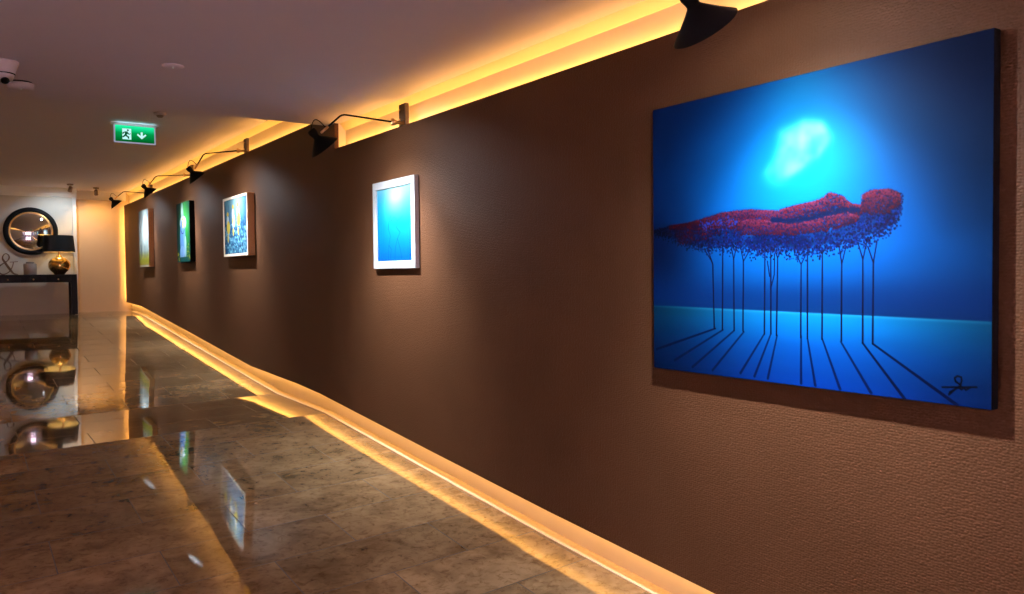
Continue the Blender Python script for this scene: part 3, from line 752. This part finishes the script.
# ampersand
AX = 15.86
def ampersand():
    w, h = .31, .355
    def ctr(pts, ws, n=90):
        P = [Vector((p[0]*w, 0, p[1]*h)) for p in pts]; out = []
        for i in range(len(P)-1):
            p0, p1, p2, p3 = P[max(i-1, 0)], P[i], P[i+1], P[min(i+2, len(P)-1)]
            for k in range(8):
                q = k/8
                out.append((.5*((2*p1)+(p2-p0)*q+(2*p0-5*p1+4*p2-p3)*q*q+(3*p1-p0-3*p2+p3)*q**3), ws[i]*(1-q)+ws[i+1]*q))
        out.append((P[-1], ws[-1])); return out
    bm = bmesh.new()
    strokes = [([(.92, .02), (.78, .06), (.60, .28), (.40, .58), (.30, .76), (.34, .92), (.46, .99), (.58, .92), (.60, .78), (.50, .64), (.28, .50), (.10, .36), (.06, .20), (.16, .06), (.34, .02), (.54, .10), (.68, .26), (.76, .44), (.80, .60)],
                [.012, .016, .026, .024, .016, .010, .009, .012, .016, .012, .012, .020, .024, .018, .012, .010, .010, .010, .010])]
    for pts, ws in strokes:
        cl = ctr(pts, ws); L, R_ = [], []
        for i, (p, ww) in enumerate(cl):
            d = (cl[min(i+1, len(cl)-1)][0]-cl[max(i-1, 0)][0]).normalized(); nrm = Vector((-d.z, 0, d.x))
            L.append(p+nrm*ww*.75); R_.append(p-nrm*ww*.75)
        def put(v, dx): return bm.verts.new((AX+dx, -.555-v.x, TZ+v.z))
        rows = [(put(a, -.012), put(b_, -.012), put(a, .012), put(b_, .012)) for a, b_ in zip(L, R_)]
        for p, q in zip(rows, rows[1:]):
            for (i, j) in ((0, 1), (1, 3), (3, 2), (2, 0)): bm.faces.new((p[i], p[j], q[j], q[i]))
        for p in (rows[0], rows[-1]): bm.faces.new((p[0], p[1], p[3], p[2]))
    # serif on the arm
    prism(bm, [(AX-.012, -.555-v[0]*w, TZ+v[1]*h) for v in ((.62, .575), (1.0, .60), (1.0, .63), (.62, .605))], (.024, 0, 0))
    box(bm, (AX-.012, -.555-1.0*w, TZ), (AX+.012, -.555-.80*w, TZ+.012))
    return bm
a = obj('ampersand_ornament', ampersand(), M['rust']); tag(a, 'rusty brown ampersand letter standing at the left of the console table', 'ornament')
mn = min(v.co.z for v in a.data.vertices)
for v in a.data.vertices: v.co.z += TZ-mn

# round convex mirror
MX, MY, MZ = XC, -1.085, 2.262
t = thing('round_mirror', 'round convex mirror in a black frame with gilt inner rim above the console', 'mirror', (MX, MY, MZ))
bm = bmesh.new(); lathe(bm, [(.0, .34), (.0, .408), (.02, .413), (.05, .400), (.062, .372), (.055, .338), (.03, .326), (.0, .326)], (MX-.002, MY, MZ), (-1, 0, 0), 72); obj('frame', bm, M['black'], t)
bm = bmesh.new(); lathe(bm, [(.02, .334), (.046, .336), (.052, .326), (.046, .316), (.02, .314)], (MX-.002, MY, MZ), (-1, 0, 0), 72); obj('gilt_rim', bm, M['goldrim'], t)
bm = bmesh.new(); RR = .95; a0 = math.asin(.322/RR)
lathe(bm, [(.022+RR*(math.cos(a0*k/14)-math.cos(a0)), RR*math.sin(a0*k/14)) for k in range(14, -1, -1)], (MX-.002, MY, MZ), (-1, 0, 0), 72); obj('mirror_glass', bm, M['mirror'], t)

# ------------------------------------------------------------------ exit sign under the far ceiling
EX = 9.04; ey0, ey1, ez0, ez1 = -1.755, -1.357, 2.828, 3.012
t = thing('exit_sign', 'lit green emergency exit sign with running figure and down arrow', 'sign', (EX, (ey0+ey1)/2, CEIL_FAR))
def green_emit():
    m = bpy.data.materials.new('lit_green_panel'); m.use_nodes = True; nt = m.node_tree; nt.nodes.clear()
    tc = N(nt, 'ShaderNodeTexCoord'); sp = N(nt, 'ShaderNodeSeparateXYZ'); nt.links.new(tc.outputs['Generated'], sp.inputs[0])
    r = N(nt, 'ShaderNodeValToRGB'); e = r.color_ramp.elements
    e[0].color = rgb(0, 84, 30); e[1].color = rgb(30, 250, 170); e[1].position = 1.
    k = e.new(.55); k.color = rgb(0, 150, 72)
    nt.links.new(sp.outputs['Z'], r.inputs['Fac'])
    em = N(nt, 'ShaderNodeEmission', Strength=1.05); nt.links.new(r.outputs[0], em.inputs['Color'])
    o = N(nt, 'ShaderNodeOutputMaterial'); nt.links.new(em.outputs[0], o.inputs[0])
    return m
M['green'] = green_emit(); M['pict'] = emit('lit_pictogram', rgb(196, 250, 246), 1.)
M['edge'] = emit('edge_lit_acrylic', rgb(196, 200, 226), .55)
bm = bmesh.new(); box(bm, (EX-.004, ey0, ez0), (EX+.004, ey1, ez1), .002); plate = obj('acrylic_plate', bm, M['edge'], t)
f = .014
bm = bmesh.new(); box(bm, (EX-.0065, ey0+f, ez0+f), (EX+.0065, ey1-f, ez1-.006)); obj('green_panel', bm, M['green'], plate)
# pictograms: local frame with a running right in the picture (a: 0..1 across, b: 0..1 up)
def sy(a): return ey1-(ey1-ey0)*a
def sz(b_): return ez0+(ez1-ez0)*b_
def flat(name, polys, mat, dx):
    bm = bmesh.new()
    for poly in polys: prism(bm, [(EX-dx, sy(a), sz(b_)) for a, b_ in poly], (-.0008, 0, 0))
    return obj(name, bm, mat, plate)
flat('doorway', [[(.20, .20), (.41, .20), (.41, .80), (.20, .80)]], M['pict'], .0068)
M['darkgreen'] = emit('lit_dark_green', rgb(0, 96, 60), .8)
flat('running_figure', [[(.335, .66), (.355, .70), (.345, .76), (.315, .76), (.305, .70)],              # head
    [(.27, .64), (.33, .64), (.32, .50), (.29, .42), (.25, .44)],                                     # torso
    [(.27, .64), (.21, .58), (.20, .50), (.23, .50), (.24, .55), (.28, .60)],                         # back arm
    [(.32, .62), (.36, .52), (.40, .54), (.39, .50), (.35, .47), (.31, .55)],                         # front arm
    [(.25, .46), (.30, .44), (.36, .36), (.36, .24), (.33, .24), (.32, .33), (.27, .38)],             # front leg
    [(.25, .46), (.28, .42), (.24, .32), (.16, .28), (.16, .33), (.21, .36)]], M['darkgreen'], .0078)
flat('down_arrow', [[(.635, .66), (.685, .66), (.685, .46), (.755, .56), (.775, .49), (.66, .27), (.545, .49), (.565, .56), (.635, .46)]], M['pict'], .0068)
bm = bmesh.new(); box(bm, (EX-.018, ey0-.03, ez1-.002), (EX+.018, ey1+.03, CEIL_FAR), .003); obj('ceiling_rail', bm, M['plastic'], t)
l = light('edge_light', 'AREA', (EX-.05, (ey0+ey1)/2, ez1-.02), .16, (.45, .85, 1.), t, shape='RECTANGLE', size=.36, size_y=.02)
l.rotation_euler = (PI, 0, PI/2)

# ------------------------------------------------------------------ ceiling fittings
# dome camera, seen at the left edge
x, y, z = 5.50, -.255, CEIL_NEAR
t = thing('ceiling_camera', 'white dome security camera with black lens on the near ceiling', 'camera', (x, y, z))
bm = bmesh.new(); lathe(bm, [(0, 0), (0, .080), (.012, .080), (.022, .076), (.07, .058), (.078, .056), (.078, 0)], (x, y, z), (0, 0, -1), 48); obj('housing', bm, M['plastic'], t)
d = Vector((-.62, -.12, -.78)).normalized(); c = Vector((x, y, z-.075))
bm = bmesh.new(); bmesh.ops.create_uvsphere(bm, u_segments=36, v_segments=20, radius=.054, matrix=Matrix.Translation(c))
for fc in bm.faces: fc.smooth = True
eye = obj('eyeball', bm, M['plastic'], t)
bm = bmesh.new(); lathe(bm, [(.044, .022), (.058, .022), (.060, .018), (.060, 0)], c, d, 28); obj('lens', bm, M['lens'], eye)
bm = bmesh.new(); lathe(bm, [(.070, .0605), (.076, .0605), (.076, .056)], (x, y, z), (0, 0, -1), 48); obj('seam_ring', bm, M['lens'], t)
# smoke detector
x, y = 6.02, -.372
t = thing('smoke_detector', 'round white smoke detector beside the dome camera', 'smoke detector', (x, y, CEIL_NEAR))
bm = bmesh.new(); lathe(bm, [(0, 0), (0, .066), (.008, .070), (.010, .070), (.010, 0)], (x, y, CEIL_NEAR), (0, 0, -1), 48); obj('base', bm, M['lens'], t)
bm = bmesh.new(); lathe(bm, [(.010, 0), (.010, .076), (.034, .075), (.046, .066), (.050, .05), (.050, 0)], (x, y, CEIL_NEAR), (0, 0, -1), 48); obj('cover', bm, M['plastic'], t)
bm = bmesh.new(); bmesh.ops.create_uvsphere(bm, u_segments=10, v_segments=6, radius=.0035, matrix=Matrix.Translation((x-.03, y+.0, CEIL_NEAR-.050))); obj('indicator', bm, M['pin'], t)
# flat round sensor
x, y = 5.09, -1.094
t = thing('ceiling_sensor', 'flat round white sensor plate in the middle of the near ceiling', 'sensor', (x, y, CEIL_NEAR))
bm = bmesh.new(); lathe(bm, [(0, 0), (0, .062), (.004, .060), (.009, .040), (.010, 0)], (x, y, CEIL_NEAR), (0, 0, -1), 40); obj('plate', bm, M['white'], t)
bm = bmesh.new(); bmesh.ops.create_uvsphere(bm, u_segments=10, v_segments=6, radius=.004, matrix=Matrix.Translation((x, y, CEIL_NEAR-.010))); obj('indicator', bm, M['pin'], t)
# small heat detector by the exit sign
x, y = 8.31, -1.657
t = thing('heat_detector', 'small round detector on the ceiling beside the green exit sign', 'detector', (x, y, CEIL_FAR))
bm = bmesh.new(); lathe(bm, [(0, 0), (0, .060), (.012, .058), (.022, .045), (.022, 0)], (x, y, CEIL_FAR), (0, 0, -1), 36); obj('base', bm, M['plastic'], t)
bm = bmesh.new(); lathe(bm, [(.022, .034), (.040, .028), (.046, .014), (.046, 0)], (x, y, CEIL_FAR), (0, 0, -1), 28); obj('sensor_cap', bm, M['taupe'], t)
# two ceiling spotlights near the end wall
def ceiling_spot(label, x, y, d, energy, col=(.62, .82, 1.)):
    t = thing('ceiling_spotlight', label, 'spotlight', (x, y, CEIL_FAR), 'small ceiling spotlights by the end wall')
    bm = bmesh.new(); lathe(bm, [(0, 0), (0, .05), (.018, .05), (.022, .046), (.022, 0)], (x, y, CEIL_FAR), (0, 0, -1), 32); obj('mount', bm, M['taupe'], t)
    bm = bmesh.new(); tube(bm, [(x, y, CEIL_FAR-.02), (x, y, CEIL_FAR-.07)], .009, 10); obj('stem', bm, M['alu'], t)
    d = Vector(d).normalized(); c = Vector((x, y, CEIL_FAR-.085))
    bm = bmesh.new(); lathe(bm, [(-.045, 0), (-.045, .026), (-.04, .03), (.045, .034), (.045, .029), (.02, .026), (.02, 0)], c, d, 28); obj('lamp_head', bm, M['taupe'], t)
    s = light('beam', 'SPOT', c+d*.046, energy, col, t, spot_size=math.radians(110), spot_blend=.7, shadow_soft_size=.02); aim(s, d)
ceiling_spot('small spotlight on the ceiling above the table lamp and console', 15.35, -1.62, (.62, .12, -.70), 34.)
ceiling_spot('small spotlight on the ceiling in front of the orange-lit corner', 15.75, -2.06, (.55, -.1, -.8), 42., (1., .54, .19))

# ------------------------------------------------------------------ fill lamps added outside the unseen windows, and the world
w = bpy.data.worlds.new('world'); S.world = w; w.use_nodes = True
bg = w.node_tree.nodes['Background']; bg.inputs['Color'].default_value = (.42, .46, .80, 1); bg.inputs['Strength'].default_value = .6
a = light('room_fill', 'AREA', (XB-.3, -.45, 1.4), 280., (1., .67, .84), shape='RECTANGLE', size=3.2, size_y=1.9); aim(a, (1, 0, -.02))
a = light('room_fill', 'AREA', (2.3, YL+.35, 1.55), 26., (1., .68, .70), shape='RECTANGLE', size=2.1, size_y=1.5); aim(a, (0, -1, 0))

# ------------------------------------------------------------------ camera
cam = bpy.data.cameras.new('camera'); co = bpy.data.objects.new('camera', cam); C.objects.link(co); S.camera = co
cam.sensor_fit = 'HORIZONTAL'; cam.sensor_width = 36.; cam.lens = 800*36/1024.; cam.clip_start = .05; cam.clip_end = 100
rho, al, th = math.radians(.6), math.radians(34.77682821), math.radians(1.70557277)
f0 = Vector((math.cos(al), -math.sin(al), 0)); h = Vector((-math.sin(al), -math.cos(al), 0)); Z = Vector((0, 0, 1))
fw = f0*math.cos(th)-Z*math.sin(th); v = f0*math.sin(th)+Z*math.cos(th)
r = h*math.cos(rho)-v*math.sin(rho); u = h*math.sin(rho)+v*math.cos(rho)
mw = Matrix(((r.x, u.x, -fw.x, 0), (r.y, u.y, -fw.y, 0), (r.z, u.z, -fw.z, 1.45), (0, 0, 0, 1)))
co.matrix_world = mw

# ------------------------------------------------------------------ view
S.view_settings.view_transform = 'Standard'; S.view_settings.look = 'None'
S.view_settings.gamma = 1.; S.view_settings.use_curve_mapping = False
S.view_settings.exposure = 0.
S.cycles.use_denoising = True
S.cycles.max_bounces = 10; S.cycles.diffuse_bounces = 5; S.cycles.glossy_bounces = 5
S.cycles.caustics_reflective = False
S.cycles.sample_clamp_indirect = 6.
